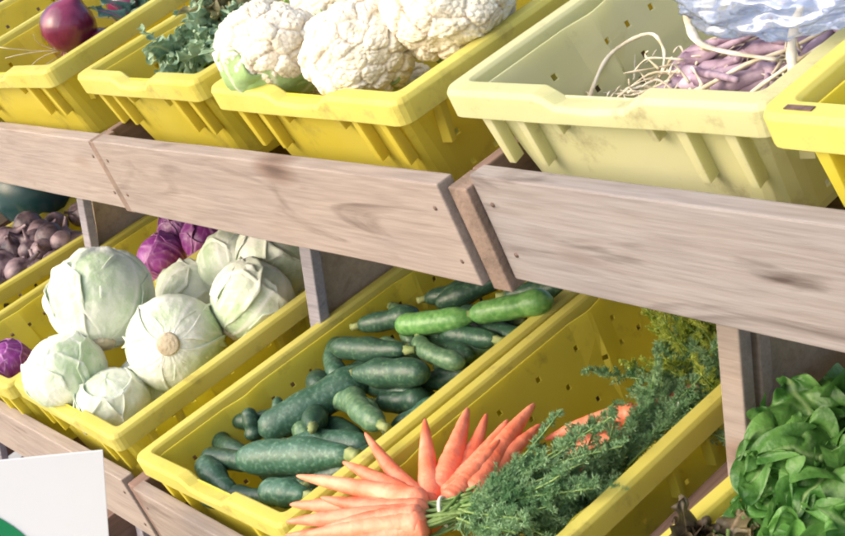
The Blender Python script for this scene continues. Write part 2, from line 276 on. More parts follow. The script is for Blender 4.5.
# ------------------------------------------------------------------ yellow trays
def tray_meshes(Wd,L,H,kind):
    RIBS=(.17,.51)
    def outline(ins,r,fr,sfr):
        # counter-clockwise from front left; fr: fractions on the front/back, sfr on the sides
        x0,x1,y0,y1=ins,Wd-ins,ins,L-ins; pts=[]
        def arc(cx,cy,a0):
            for k in range(1,4): 
                a=a0+math.pi/2*k/4; pts.append((cx+r*math.cos(a),cy+r*math.sin(a)))
        for t in fr: pts.append((x0+r+(x1-x0-2*r)*t,y0))
        arc(x1-r,y0+r,-math.pi/2)
        for t in sfr: pts.append((x1,y0+r+(y1-y0-2*r)*t))
        arc(x1-r,y1-r,0)
        for t in fr: pts.append((x1-r-(x1-x0-2*r)*t,y1))
        arc(x0+r,y1-r,math.pi/2)
        for t in sfr: pts.append((x0,y1-r-(y1-y0-2*r)*t))
        arc(x0+r,y0+r,math.pi)
        return pts
    # rim -------------------------------------------------
    fr=[0,.15,.31,.345,.38,.5,.62,.655,.69,.85,1]; sf=[i/14 for i in range(15)]
    def dip(x,y):
        t=(x-.01)/(Wd-.02)
        if y<.05 and .2<t<.8:
            a=min(1,max(0,(t-.335)/.06)); b=min(1,max(0,(.665-t)/.06)); return -.0125*min(a,b)
        return 0
    def wob(x,y): return .0016*noise.noise(Vector((x*5,y*5,Wd*9+L)))
    prof=[(.004,.016,-.028,0),(.001,.016,-.028,0),(.0,.016,-.005,1),(.003,.014,0,1),(.019,.010,.0005,1),(.022,.009,-.003,1),(.024,.009,-.02,1),(.028,.009,-.0205,1)]
    vs=[];fs=[]
    n=None
    for (ins,r,z,d) in prof:
        o=outline(ins,r,fr,sf); n=len(o)
        for (x,y) in o: vs.append((x,y,z+dip(x,y)*d+wob(x,y)))
    for i in range(len(prof)-1):
        for k in range(n): fs.append((i*n+k,i*n+(k+1)%n,(i+1)*n+(k+1)%n,(i+1)*n+k))
    rim=(vs,fs)
    # body ------------------------------------------------
    hz=[.040,.075,.115] if H>.12 else [.045]
    zs=[.010,.0165]
    for h in hz: zs+= [h,h+.0065]
    zs+=[H-.012,H-.003,H]
    hs=[.0065/ (L-.09)]
    def fracs(length,step,skip=()):
        out=[0.0];holes=set()
        m=int(length/step); 
        for i in range(m):
            a=(i+.5)/m-.00325/length; b=a+.0065/length
            holes.add(len(out)); out+= [a,b]
        out.append(1.0); return out,holes
    ff,fh=fracs(Wd-.09,.045); sfr,sh=fracs(L-.09,.036)
    vs=[];fs=[];drop=set()
    offs=[0,len(ff)+3,len(ff)+3+len(sfr)+3,2*len(ff)+9-0+len(sfr)]
    for i,z in enumerate(zs):
        t=z/H; ins=.026+ .020*t+ (.006 if i==len(zs)-1 else 0)+(.002 if i==len(zs)-2 else 0); r=.016+.010*t
        o=outline(ins,r,ff,sfr); n=len(o)
        for (x,y) in o:
            # side ribs: vertical bands pressed into the long walls
            for ry in RIBS:
                d=abs(y-ry)
                if d<.014 and (x<.1 or x>Wd-.1): x+= (.006 if x<.1 else -.006)*(1-max(0,(d-.009)/.005))
            if y<.06: y-= .010*(1-t*.3)*max(0,min(1,(.06-y)/.02))
            vs.append((x,y,-z))
    # hole cells
    colhole=set(fh_ for fh_ in ())
    seg=[(0,ff,None),(len(ff)+3,sfr,sh),(len(ff)+3+len(sfr)+3,ff,fh),(2*(len(ff)+3)+len(sfr)+3,sfr,sh)]
    for si,(st,fr_,hset) in enumerate(seg):
        if hset is None: continue
        for q,h in enumerate(sorted(hset)):
            for row in range(len(hz)):
                if (q+row)%2==0 or random.random()<.35: drop.add((2+2*row,st+h))
    for i in range(len(zs)-1):
        for k in range(n):
            if (i,k) in drop: continue
            fs.append((i*n+k,i*n+(k+1)%n,(i+1)*n+(k+1)%n,(i+1)*n+k))
    b0=(len(zs)-1)*n
    fs.append(tuple(b0+k for k in range(n)))
    nb=len(fs)
    # ribs on the outside of the front wall
    mb=MB(); mb.v=[Vector(v) for v in vs]; mb.f=fs; mb.m=[0]*len(fs)
    def frib(xf,w,h):
        x=Wd*xf; zt=-.020; zb=-h
        yt=.017; yb=.018+.013*h/H
        mb.add([(x-w/2,yt,zt),(x+w/2,yt,zt),(x+w*.35,yb+.004,zb),(x-w*.35,yb+.004,zb),(x-w/2,yt-.012,zt),(x+w/2,yt-.012,zt),(x+w*.35,yb-.009,zb-.003),(x-w*.35,yb-.009,zb-.003)],
               [(0,1,5,4),(1,2,6,5),(2,3,7,6),(3,0,4,7),(4,5,6,7)])
    hh=min(H,.083)
    for xf,w,h in ((.115,.013,hh),(.235,.011,hh),(.345,.010,.045),(.64,.010,.045),(.735,.012,hh),(.865,.012,hh)): frib(xf,w,h-.002)
    def srib(y,side):
        w=.011; x0=.026; zb=-(hh-.004)
        xb=.0255-.020*zb/H; X=lambda d:(d if side==0 else Wd-d)
        mb.add([(X(.026),y-w/2,-.02),(X(.026),y+w/2,-.02),(X(xb),y+w/2,zb),(X(xb),y-w/2,zb),(X(.012),y-w/2,-.02),(X(.012),y+w/2,-.02),(X(xb-.014),y+w*.3,zb),(X(xb-.014),y-w*.3,zb)],
               [(0,1,5,4),(1,2,6,5),(2,3,7,6),(3,0,4,7),(4,5,6,7)])
    for y in (.06,.11,.30,.36,.58): srib(y,0); srib(y,1)
    return (mb.v,mb.f),rim
TM={}
def tray(label,u,v,w,yaw,rx,ry,W_,L_,H,m,group):
    key=(round(W_,3),H)
    m4=RT@Matrix.Translation((u,v,w))@Matrix.Rotation(rx,4,'X')@Matrix.Rotation(ry,4,'Y')@Matrix.Rotation(yaw,4,'Z')
    r=thing('produce_tray',label,'tray',m4,group)
    if key not in TM: TM[key]=tray_meshes(W_,L_,H,0)
    (bv,bf),(rv_,rf)=TM[key]
    b=mesh('tray_body',bv,bf,m,r,True); s=b.modifiers.new('thick','SOLIDIFY'); s.thickness=.0026; s.offset=1
    ri=mesh('tray_rim',rv_,rf,M['rimp' if m is M['yellowp'] else 'rim'],r,True); s=ri.modifiers.new('thick','SOLIDIFY'); s.thickness=.0022; s.offset=-1
    for o in (b,ri):
        o.data.polygons.foreach_set('use_smooth',[False]*len(o.data.polygons)); bevel(o,.0012,2,25)
    return r
L=.68; HU=.142; HL=.165
GU='shallow yellow trays on the upper shelf'; GL='deep yellow trays on the lower shelf'
tray('shallow faded pale yellow tray holding shallots and a clear bag',-.0462,.0285,-.0096,.020,-.012,.02,.385,L,.142,M['yellowp'],GU)
tray('yellow tray on the upper shelf filled with white cauliflowers',-.4917,.0146,-.0100,.0031,-.004,.020,.385,L,HU,M['yellowb'],GU)
tray('yellow tray on the upper shelf holding the kale, left of the cauliflowers',-.8998,.0235,-.0050,-.0274,.008,-.008,.385,L,HU,M['yellowb'],GU)
tray('yellow tray at the top left holding a red onion',-1.385,-.010,.0080,.0497,.02,-.001,.425,L,HU,M['yellowb'],GU)
tray('yellow tray at the far top left corner, mostly out of the photo',-1.80,.01,.0,.01,0,0,.385,L,HU,M['yellowb'],GU)
te=tray('yellow tray cut off by the right edge of the photo, beside the faded tray',.352,.008,-.006,-.0098,.01,.02,.385,L,HU,M['yellow'],GU)
mb=MB(); mb.box((.022,.0080,-.0012),(.046,.0135,.0012)); mb.build('rim_slot',M['nail'],te,False)
tray('deep yellow tray on the lower shelf full of pale green cabbages',-1.2092,-.2130,-.4379,-.003,-.01,.03,.388,L,HL,M['yellow'],GL)
tray('deep yellow tray on the lower shelf full of zucchini',-.7639,-.2174,-.4619,.0319,-.040,.0177,.382,L,HL,M['yellow'],GL)
tray('deep yellow tray on the lower shelf with bunched carrots in it',-.3751,-.2163,-.4738,.0222,-.0261,-.0411,.376,L,HL,M['yellow'],GL)
tray('deep yellow tray at the bottom right under the green lettuce',.0864,-.2172,-.4464,-.0312,-.040,0,.385,L,HL,M['yellow'],GL)
tray('deep yellow tray on the lower shelf holding purple cabbages',-1.6051,-.2317,-.4564,.020,-.0186,-.03,.385,L,HL,M['yellow'],GL)
tray('deep yellow tray at the left edge heaped with shallots',-2.0756,-.2163,-.4425,.0012,-.0454,-.004,.385,L,HL,M['yellow'],GL)
tray('yellow tray on the lowest shelf, only a corner showing beside the white card',-1.20,-.45,-.90,0,0,0,.385,L,HL,M['yellow'],'deep yellow trays on the lowest shelf')
tray('empty yellow tray on the lowest shelf below the zucchini',-.77,-.45,-.90,0,0,0,.382,L,HL,M['yellow'],'deep yellow trays on the lowest shelf')
# ------------------------------------------------------------------ leaves
def leaf_grid(length,width,curl,ruf,freq,nu=10,nv=12,shape=.6,rib=.0,seed=0,cup=.3):
    """leaf in local frame: grows along +Y, normal +Z. returns verts, faces, veins"""
    vs=[];fs=[];vein=[]
    for j in range(nv+1):
        t=j/nv
        wd=width*(math.sin(math.pi*min(1,.06+t**shape*.94))**.75 if t<1 else .1)*.5
        ang=curl*t; 
        y=length*(math.sin(ang)/curl if abs(curl)>1e-3 else t); z=length*((1-math.cos(ang))/curl if abs(curl)>1e-3 else 0)
        for i in range(nu+1):
            s=i/nu*2-1
            x=s*wd; e=abs(s)
            rz=ruf*(e**1.5)*math.sin(freq*t*6.28+seed+(1.3 if s>0 else 0))+cup*wd*e*e+ruf*.6*noise.noise(Vector((s*2.5+seed,t*5,seed)))
            vs.append(Vector((x+ruf*.4*noise.noise(Vector((t*7,s*3,seed+5))),y+ruf*.5*e*math.cos(freq*t*6.28*1.3+seed),z+rz)))
            sv=abs(math.sin((t*1.0-e*.35)*math.pi*6))
            vein.append(max(0,1-e*9) if e<.12 else (.55*max(0,1-sv*4.5)*(1-e*.5)))
    for j in range(nv):
        for i in range(nu):
            a=j*(nu+1)+i; fs.append((a,a+1,a+nu+2,a+nu+1))
    return vs,fs,vein
class LeafMB(MB):
    def __init__(s): super().__init__(); s.vein=[]
    def leaf(s,m4,*a,mi=0,**k):
        vs,fs,ve=leaf_grid(*a,**k); s.add([m4@v for v in vs],fs,mi); s.vein+=ve
    def build(s,name,mats,parent=None,m4=None,sub=0):
        o=super().build(name,mats,parent,True,m4)
        at=o.data.attributes.new('vein','FLOAT','POINT'); at.data.foreach_set('value',s.vein)
        if sub: q=o.modifiers.new('s','SUBSURF'); q.levels=sub; q.render_levels=sub
        return o
def frame(origin,d,nrm):
    d=d.normalized(); n_=(nrm-d*nrm.dot(d)); n_= n_.normalized() if n_.length>1e-4 else d.orthogonal().normalized(); x=d.cross(n_)
    return Matrix.Translation(origin)@Matrix((x,d,n_)).transposed().to_4x4()
# ------------------------------------------------------------------ cabbages
def cabbage(label,u,v,w,R,axis,cat='cabbage',name='green_cabbage',m='cabbage',group='pale green cabbages',seed=0,squash=.93):
    random.seed(seed*7+3)
    ax=Vector(axis).normalized()             # axis points from the stem to the top, in world space
    base=P(u,v,w)
    q=Vector((0,0,1)).rotation_difference(ax).to_matrix().to_4x4()
    root=thing(name,label,cat,Matrix.Translation(base)@q,group)
    mb=MB(); vein=[]
    def shell(phi0,spread,reach,lift,sd_,n1=34,n2=40):
        vs=[];fs=[];idx0=len(mb.v)
        for j in range(n2+1):
            t=j/n2; th=math.pi*(1-t*reach)              # polar angle from +Z, starting at the stem (pi)
            for i in range(n1+1):
                s=i/n1*2-1
                wdt=spread if spread>3 else spread*(math.sin(min(1,t*1.25+.30)*math.pi/2))*(1-.35*max(0,t-.75)/.25)
                # constant physical half-width across the sphere
                ph=phi0+s*wdt
                e=max(abs(s),t)
                edge=0 if spread>3 else max(0,(e-.88)/.12)
                # veins: fanning out from the stem along the leaf
                fan=abs(math.sin((s*4.2+.18*math.sin(t*9+sd_)+.25*noise.noise(Vector((s*3,t*3,sd_))))*math.pi))
                mid=max(0,1-abs(s)*14)
                bl=max(0,1-fan*3.3)*(1-.5*t)
                side=abs(math.sin((t*6.5-abs(s)*3.2)*math.pi)); sv=max(0,1-side*4.)*.45*min(1,t*3)
                vn=min(1,max(mid,bl*.8,sv))
                nn=noise.noise(Vector((math.cos(ph)*2.2+sd_,math.sin(ph)*2.2,th*2.2)))
                n2_=noise.noise(Vector((math.cos(ph)*6+sd_,math.sin(ph)*6,th*6)))
                rr=R*(1+lift*min(1,t*2.2)+.020*nn+.008*n2_+.010*vn+ .016*abs(noise.noise(Vector((math.cos(ph)*9+sd_,math.sin(ph)*9,th*7))))+ .06*edge*edge*(1 if t>.5 else .3)*(1+nn)) 
                sx=math.sin(th)
                vs.append((rr*sx*math.cos(ph),rr*sx*math.sin(ph),rr*math.cos(th)*squash)); vein.append(min(1,vn*.95+.25*edge+ max(0,.35-t)*1.2))
        for j in range(n2):
            for i in range(n1):
                a=j*(n1+1)+i; fs.append((a,a+1,a+n1+2,a+n1+1))
        mb.add(vs,fs)
    shell(0,math.pi,1.0,-.02,seed,60,40)
    for k in range(6):
        shell(k*2.39+seed,random.uniform(1.15,1.5),random.uniform(.62,.86),.003+.007*(k),seed*3+k)
    o=mb.build('leaves',M[m],root); at=o.data.attributes.new('vein','FLOAT','POINT'); at.data.foreach_set('value',vein)
    s=o.modifiers.new('t','SOLIDIFY'); s.thickness=.0012; s.offset=-1
    st=MB(); r0=R*.235; tube(st,[(0,0,-R*squash*.90),(0,0,-R*squash*1.06),(0,0,-R*squash*1.075)],[r0*1.1,r0,r0*.9],18)
    st.build('stem',M['stemcut'],root)
    return root
tocam=(Vector((1.05,-.76,.16)))
def cabs(k,label,u,v,w,R,axis,**kw): return cabbage(label,u,v,w,R,axis,seed=k,**kw)
cabs(1,'largest pale cabbage, on top of the heap at the left',-1.10,-.048,-.371,.081,(-.5,.3,.75))
cabs(2,'smooth round white cabbage in the front left corner of its tray',-1.075,-.160,-.424,.062,(-.2,-.2,.9))
cam_dir=(P(-.97,-.02,-.45)-tocam).normalized()
cabs(3,'cabbage lying with its brown cut stem facing out, in the middle',-.965,-.020,-.449,.073,(cam_dir.x+.12,cam_dir.y+.10,cam_dir.z+.02))
cabs(4,'cabbage low at the front rim, below the cabbage with the cut stem',-.995,-.142,-.482,.056,(.3,-.2,.8))
cabs(5,'cabbage against the right wall of its tray beside the grey post',-.915,.108,-.450,.067,(.2,.6,.6))
cabs(6,'cabbage at the back left of its tray, nearest the purple cabbages',-1.075,.172,-.447,.060,(-.6,.3,.6))
cabs(7,'whitest cabbage at the back, half hidden by the upper board and the post',-.975,.200,-.444,.066,(.5,.4,.8))
cabs(8,'shadowed cabbage between the large one and the one with the cut stem',-1.135,.098,-.468,.058,(.1,.9,.4))
cabs(9,'loose leafed cabbage deep in the gap behind the front left cabbage',-1.03,-.07,-.515,.055,(.5,-.1,.5))
kw=dict(cat='purple cabbage',name='purple_cabbage',m='purple',group='purple cabbages')
cabs(11,'purple cabbage highest on its heap, just under the upper board',-1.43,.255,-.466,.046,(.1,-.3,.9),**kw)
cabs(12,'purple cabbage at the lower end of the heap, nearest the pale cabbages',-1.400,.175,-.482,.048,(-.3,-.6,.5),**kw)
cabs(13,'purple cabbage at the right of the heap against the tray wall',-1.325,.245,-.472,.046,(.5,-.2,.6),**kw)
cabs(14,'purple cabbage alone in the front corner at the left edge of the photo',-1.465,-.150,-.505,.044,(.2,-.4,.7),**kw)
cabs(15,'purple cabbage at the far back under the upper shelf',-1.38,.36,-.495,.05,(.2,-.4,.7),**kw)
# ------------------------------------------------------------------ cauliflowers
def cauliflower(label,u,v,w,R,axis,seed,leaves=(),squash=.85):
    random.seed(seed)
    ax=Vector(axis).normalized(); q=Vector((0,0,1)).rotation_difference(ax).to_matrix().to_4x4()
    root=thing('cauliflower',label,'cauliflower',Matrix.Translation(P(u,v,w))@q,'cauliflowers in the upper tray')
    def fib(n,j):
        out=[]
        for i in range(n):
            z=1-2*(i+.5)/n; a=i*2.39996+seed; r=math.sqrt(1-z*z); d=Vector((r*math.cos(a),r*math.sin(a),z))+rdir()*j; out.append(d.normalized())
        return out
    A=fib(70,.13); Bs=fib(900,.03)
    import mathutils
    def kd(L_):
        k=mathutils.kdtree.KDTree(len(L_)); [k.insert(x,i) for i,x in enumerate(L_)]; k.balance(); return k
    ka,kb=kd(A),kd(Bs); amp=[random.uniform(-.035,.055) for _ in A]; amb=[random.uniform(-.3,.5) for _ in Bs]
    n1,n2=260,160; vs=[];fs=[];gap=[]
    for j in range(n2+1):
        th=math.pi*.80*j/n2
        for i in range(n1):
            ph=2*math.pi*i/n1; d=Vector((math.sin(th)*math.cos(ph),math.sin(th)*math.sin(ph),math.cos(th)))
            dd=(d+Vector((noise.noise(d*4),noise.noise(d*4+Vector((9,0,0))),noise.noise(d*4+Vector((0,9,0)))))*.06).normalized()
            h=ka.find_n(dd,2); d0,d1=h[0][2],h[1][2]; c=min(1,(d1-d0)/.17)
            g2=kb.find_n(dd,2); e=min(1,(g2[1][2]-g2[0][2])/.045)
            f1=math.sqrt(1-(1-c)**2); f2=math.sqrt(1-(1-e)**2)
            rr=R*(.90+.06*f1+.034*f2*(1+amb[g2[0][1]])+amp[h[0][1]]*f1+.012*noise.noise(d*22)+.10*noise.noise(d*1.6+Vector((seed,0,0)))+.05*noise.noise(d*3.4+Vector((0,seed,0))))
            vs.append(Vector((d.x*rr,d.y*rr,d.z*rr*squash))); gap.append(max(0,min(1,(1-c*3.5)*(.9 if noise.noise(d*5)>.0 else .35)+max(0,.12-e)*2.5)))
    for j in range(n2):
        for i in range(n1): fs.append((j*n1+i,(j+1)*n1+i,(j+1)*n1+(i+1)%n1,j*n1+(i+1)%n1))
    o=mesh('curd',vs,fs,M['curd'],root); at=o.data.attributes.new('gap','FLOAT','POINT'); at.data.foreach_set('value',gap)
    lm=LeafMB()
    for (a,ln,wd_) in leaves:
        d=Vector((math.cos(a),math.sin(a),0)); org=d*R*.30+Vector((0,0,-R*squash*.95))
        lm.leaf(frame(org,(d*1.0+Vector((0,0,.12))),Vector((0,0,1))-d*.6),ln,wd_,1.6,.006,1.6,nu=14,nv=18,shape=.55,seed=seed+a,cup=.5)
    if leaves:
        lo_=lm.build('leaves',M['caulleaf'],root); s=lo_.modifiers.new('t','SOLIDIFY'); s.thickness=.002
    st=MB(); tube(st,[(0,0,-R*.4),(0,0,-R*.98)],[R*.5,R*.3],16); st.build('stem',M['caulleaf'],root)
    return root
def lv(n,ln,wd,a0=0): return [(a0+i*2*math.pi/n,ln*random.uniform(.85,1.1),wd) for i in range(n)]
cauliflower('left cauliflower wrapped in a pale green leaf at its lower right',-.415,.078,.004,.066,(-.15,.15,.95),21,lv(6,.070,.075,.5))
cauliflower('middle cauliflower, big and creamy white above the dip in the rim',-.250,.086,.001,.062,(.1,-.35,.9),22,lv(5,.05,.05,.4))
cauliflower('right cauliflower lying against the right wall of its tray, speckled with dark pits',-.178,.166,.018,.070,(.35,-.25,.9),23,lv(5,.05,.05,1.))
cauliflower('greenish cauliflower at the top edge behind the left one',-.475,.215,-.002,.058,(.2,-.3,.8),24,lv(7,.085,.075))
cauliflower('cauliflower at the top edge behind the middle one',-.335,.215,-.002,.058,(.0,-.3,.8),25,lv(5,.06,.055))
cauliflower('cauliflower at the back right corner of the heap',-.20,.32,.0,.060,(.0,-.3,.8),26,lv(5,.06,.055))
cauliflower('cauliflower under the left one, only its leaves in view',-.42,.13,-.085,.052,(0,-.2,.9),27,lv(6,.07,.06))
cauliflower('cauliflower low in the tray between the left and middle ones',-.30,.13,-.085,.052,(0,-.2,.9),28,lv(6,.07,.06))
cauliflower('cauliflower at the bottom of the tray under the right one',-.185,.20,-.075,.054,(0,-.2,.9),29,lv(6,.07,.06))
# ------------------------------------------------------------------ zucchini
ZL=[((-.668,.082,-.470),(-.533,.121,-.475),.017,'zd',.004,'upper dark speckled zucchini lying across the middle of the heap'),
((-.597,.059,-.485),(-.471,.100,-.485),.021,'zd',-.004,'thick dark zucchini just under the speckled one in the middle'),
((-.615,.165,-.480),(-.496,.221,-.480),.018,'zm',.012,'bright green curved zucchini behind the dark speckled one'),
((-.503,.212,-.475),(-.395,.277,-.475),.018,'zm',.004,'brightest green zucchini at the back right under the board'),
((-.729,.161,-.500),(-.640,.215,-.500),.017,'zd',0,'dark zucchini end at the back left of the heap'),
((-.684,.257,-.510),(-.605,.305,-.510),.016,'zd',0,'dark zucchini at the very back in the shade'),
((-.509,.280,-.490),(-.423,.323,-.490),.015,'zd',0,'dark zucchini under the upper board beside the tray rim'),
((-.631,-.132,-.496),(-.457,-.053,-.500),.025,'zb',-.006,'largest blue green zucchini, lying front and centre in the tray'),
((-.665,-.075,-.505),(-.590,.100,-.500),.027,'zb',.004,'blue green zucchini pointing back from the largest one'),
((-.581,.038,-.500),(-.458,.004,-.496),.018,'zl',.008,'pale green zucchini sloping down in front of the thick dark one'),
((-.700,-.060,-.480),(-.690,-.075,-.525),.013,'zd',0,'small dark zucchini standing up on its end at the left'),
((-.690,-.018,-.490),(-.645,-.055,-.525),.012,'zd',0,'small dark zucchini leaning behind the upright one'),
((-.698,-.153,-.500),(-.600,-.168,-.520),.018,'zb',.004,'dark green zucchini in the front left corner'),
((-.545,-.150,-.508),(-.462,-.128,-.508),.019,'zb',0,'zucchini at the front rim beneath the largest one'),
((-.653,.016,-.520),(-.555,-.044,-.488),.018,'zd',0,'dark zucchini with its round end poking out of the heap'),
((-.560,.156,-.485),(-.435,.138,-.488),.014,'zl',.018,'thin pale arched zucchini right of the speckled one'),
((-.562,.059,-.525),(-.480,.089,-.525),.018,'zd',0,'dark zucchini in the gap below the thick one'),
((-.555,.188,-.500),(-.445,.203,-.500),.017,'zd',0,'dark zucchini between the bright green ones and the tray wall'),
((-.681,-.004,-.535),(-.524,-.006,-.535),.020,'zd',0,'dark zucchini at the bottom of the heap'),
((-.530,.111,-.525),(-.455,.156,-.520),.017,'zd',0,'dark zucchini against the right wall of the tray'),
((-.62,-.06,-.520),(-.47,-.02,-.515),.021,'zb',0,'blue green zucchini wedged behind the largest one'),
((-.70,.02,-.535),(-.64,.17,-.53),.022,'zd',0,'dark zucchini along the left wall of the tray'),
((-.52,-.10,-.530),(-.44,-.02,-.52),.019,'zd',0,'dark zucchini under the tip of the largest one'),
((-.60,.24,-.52),(-.47,.26,-.515),.020,'zd',0,'dark zucchini beneath the bright curved one'),
((-.50,.03,-.535),(-.44,.10,-.525),.018,'zb',0,'short blue green zucchini by the right wall'),
((-.66,-.10,-.545),(-.50,-.09,-.545),.022,'zb',0,'zucchini lying on the tray floor under the largest one'),
((-.68,.12,-.545),(-.50,.10,-.545),.024,'zd',0,'dark zucchini on the tray floor under the speckled one'),
((-.66,.22,-.545),(-.49,.24,-.535),.026,'zd',0,'dark zucchini on the tray floor at the back')]
def zucchini(a,b,r,m,bend,label,k):
    random.seed(100+k)
    A,B_=P(*a),P(*b); mid=(A+B_)/2; q=(B_-A); Ln=q.length; d=q.normalized()
    side=(RT@Vector((0,0,1,))).cross(d).normalized()
    root=thing('zucchini',label,'zucchini',Matrix.Translation(mid),'zucchini in the lower tray')
    n=26; pts=[];rad=[]
    flip=random.random()<.5
    for i in range(n+1):
        t=i/n; s=t*2-1
        pts.append(d*(s*Ln/2)+side*(-bend*(1-s*s))+Vector((0,0,.35*bend*(1-s*s))))
        e=1-abs(s)**4.2; tt=t if not flip else 1-t
        rad.append(max(.0025,r*(e**.5 if e>0 else 0)*(.80+.30*tt-.07*math.sin(tt*9+k)+.05*math.sin(tt*17+2*k))))
    mb=MB(); tube(mb,pts,rad,20,up0=Vector((.1,.2,1)))
    mb.v=[v+ (v-mid*0).normalized()*.0012*noise.noise(v*28+Vector((k,0,0))) for v in mb.v]
    mb.build('skin',M[m],root)
    e=pts[-1] if flip else pts[0]; dd=(pts[-1]-pts[-4]).normalized() if flip else (pts[0]-pts[3]).normalized()
    if 'upright' in label or 'standing' in label: return
    st=MB(); tube(st,[e-dd*.005,e+dd*.006,e+dd*.012],[r*.45,r*.30,r*.36],6); st.build('stem',M['zstem'],root)
for k,z in enumerate(ZL): zucchini(*z,k)
random.seed(321)
FL=['curved','straight','thin','short']
PLACE=[(-.66,.05,'at the left under the speckled one'),(-.60,.14,'below the bright curved one'),(-.53,.16,'under the pale arched one'),(-.64,-.02,'between the upright ones and the big blue green one'),(-.56,.02,'below the pale sloping one'),(-.50,-.04,'at the right wall near the carrots'),(-.60,.30,'at the back in the shade'),(-.50,.32,'at the back corner by the carrot tray'),(-.68,.20,'at the back by the left wall'),(-.57,.09,'half buried in the middle of the heap'),(-.66,-.13,'at the front beside the corner one'),(-.49,.18,'by the right wall behind the thick one'),(-.72,-.10,'lying in the front left corner by the wall'),(-.70,-.05,'below the two upright ones'),(-.60,-.17,'lying along the front rim'),(-.47,.24,'pale and half hidden beside the brightest one'),(-.54,.25,'between the two bright green ones'),(-.70,.10,'halfway along the left wall')]
for k,(pu_,pv_,pl) in enumerate(PLACE):
    a=random.uniform(-.6,.9); h=random.uniform(.055,.075); w0=-.515+random.uniform(-.012,.010)
    A_=(pu_-h*math.cos(a),pv_-h*math.sin(a),w0); B2=(pu_+h*math.cos(a),pv_+h*math.sin(a),w0+random.uniform(-.012,.012))
    zucchini(A_,B2,random.uniform(.014,.018),random.choice(['zd','zd','zb','zl']),random.uniform(-.012,.014),FL[k%4]+' zucchini '+pl,300+k)
# ------------------------------------------------------------------ carrots
def carrot_mesh(mb,tip,crown,r,k,bend=.004):
    q=crown-tip; d=q.normalized(); side=d.orthogonal().normalized(); n=70; pts=[];rad=[]
    sd_=random.uniform(0,6.28); side=(Matrix.Rotation(sd_,3,d)@side)
    for i in range(n+1):
        t=i/n; pts.append(tip+q*t+side*bend*math.sin(t*math.pi))
        rr=r*(.07+.93*min(1,t*1.08)**.62) * (1+.03*math.sin(t*31+k*3)*math.sin(t*13+k)+.045*noise.noise(Vector((t*24,k*3.1,0)))-.05*max(0,noise.noise(Vector((t*60,k*5.,2)))))
        if t>.93: rr*= 1-.55*((t-.93)/.07)**2
        if i==0: rr=r*.06
        rad.append(rr)
    tube(mb,pts,rad,14)
def fronds(mb,org,d,ln,n_br,spread,droop,leaf=.0068,dens=1.4):
    """one feathery carrot top: a stem with side branches carrying small leaflets"""
    d=d.normalized(); c=org+d*ln*.5+rv(.02*ln/.2); e=org+d*ln+Vector((0,0,-droop))+rv(.10*ln)
    pts=bezier(org,c,e,10); tube(mb,pts,[.0016-.0009*i/10 for i in range(11)],5,0,False)
    for b in range(n_br):
        t=.22+.78*(b+random.random())/n_br; i=min(9,int(t*10)); p=pts[i].lerp(pts[i+1],t*10-i); tn=(pts[i+1]-pts[i]).normalized()
        o=(rdir()-tn*0).cross(tn).normalized(); bd=(tn*.75+o*.8+Vector((0,0,.15))).normalized(); bl=spread*(1.15-t*.75)*random.uniform(.6,1.1)
        m_=int(9*dens); q0=p
        for j in range(m_):
            q1=p+bd*bl*(j+1)/m_+rv(.0012); w_=Vector((0,0,1)).cross(bd).normalized()*.0006
            mb.add([q0-w_,q0+w_,q1+w_,q1-w_],[(0,1,2,3)],1); 
            for s in (-1,1):
                for _ in range(3):
                    l_=leaf*random.uniform(.6,1.3)*(1.1-j/m_*.5); dv=(bd*.6+bd.orthogonal().normalized()*0+ (rdir()*.8)+Vector((0,0,.1))).normalized(); sd2=dv.cross(rdir()).normalized()*l_*.10
                    mb.add([q1,q1+dv*l_*.5+sd2,q1+dv*l_,q1+dv*l_*.5-sd2],[(0,1,2,3)],1)
            q0=q1
def bunch(label,carrots,tie,tops,seed,tieR=.016):
    random.seed(seed)
    T0=P(*tie); root=thing('carrot_bunch',label,'carrots',Matrix.Translation(T0),'bunches of carrots')
    for k,(a,b,r) in enumerate(carrots):
        mb=MB(); carrot_mesh(mb,P(*a)-T0,P(*b)-T0,r*(1.45 if seed==31 else 1.1),k,random.uniform(-.006,.006)); mb.build('carrot',M['carrot'],root)
        # stem from crown to the tie
    sm=MB()
    for k,(a,b,r) in enumerate(carrots):
        cr=P(*b)-T0; d=(P(*b)-P(*a)).normalized(); 
        for _ in range(3):
            e=RT@Vector((random.uniform(.02,.05),random.uniform(.015,.05),random.uniform(-.006,.008)))
            tube(sm,bezier(cr-d*.004,cr+d*.012,e+rv(.004),6),.0019,5)
    sm.build('stems',M['cstem'],root)
    fm=MB()
    for (o,t,ln,nb,sp,dr) in tops:
        fronds(fm,P(*o)-T0+rv(.006),(P(*t)-P(*o))+RT@rv(.03),ln*random.uniform(.8,1.1),nb,sp,dr)
    fm.build('leafy_tops',[M['cstem'],M['frond']],root)
    tb=MB(); d=(RT@Vector((.6,.5,.03))).normalized(); ring=[]
    a=d.orthogonal().normalized(); b=d.cross(a)
    c=RT@Vector((.012,.010,0))
    tube(tb,[c+a*math.cos(x)*tieR+b*math.sin(x)*tieR for x in [i*2*math.pi/20 for i in range(21)]],.0022,6,0,False)
    tb.build('tie_band',M['tie'],root)
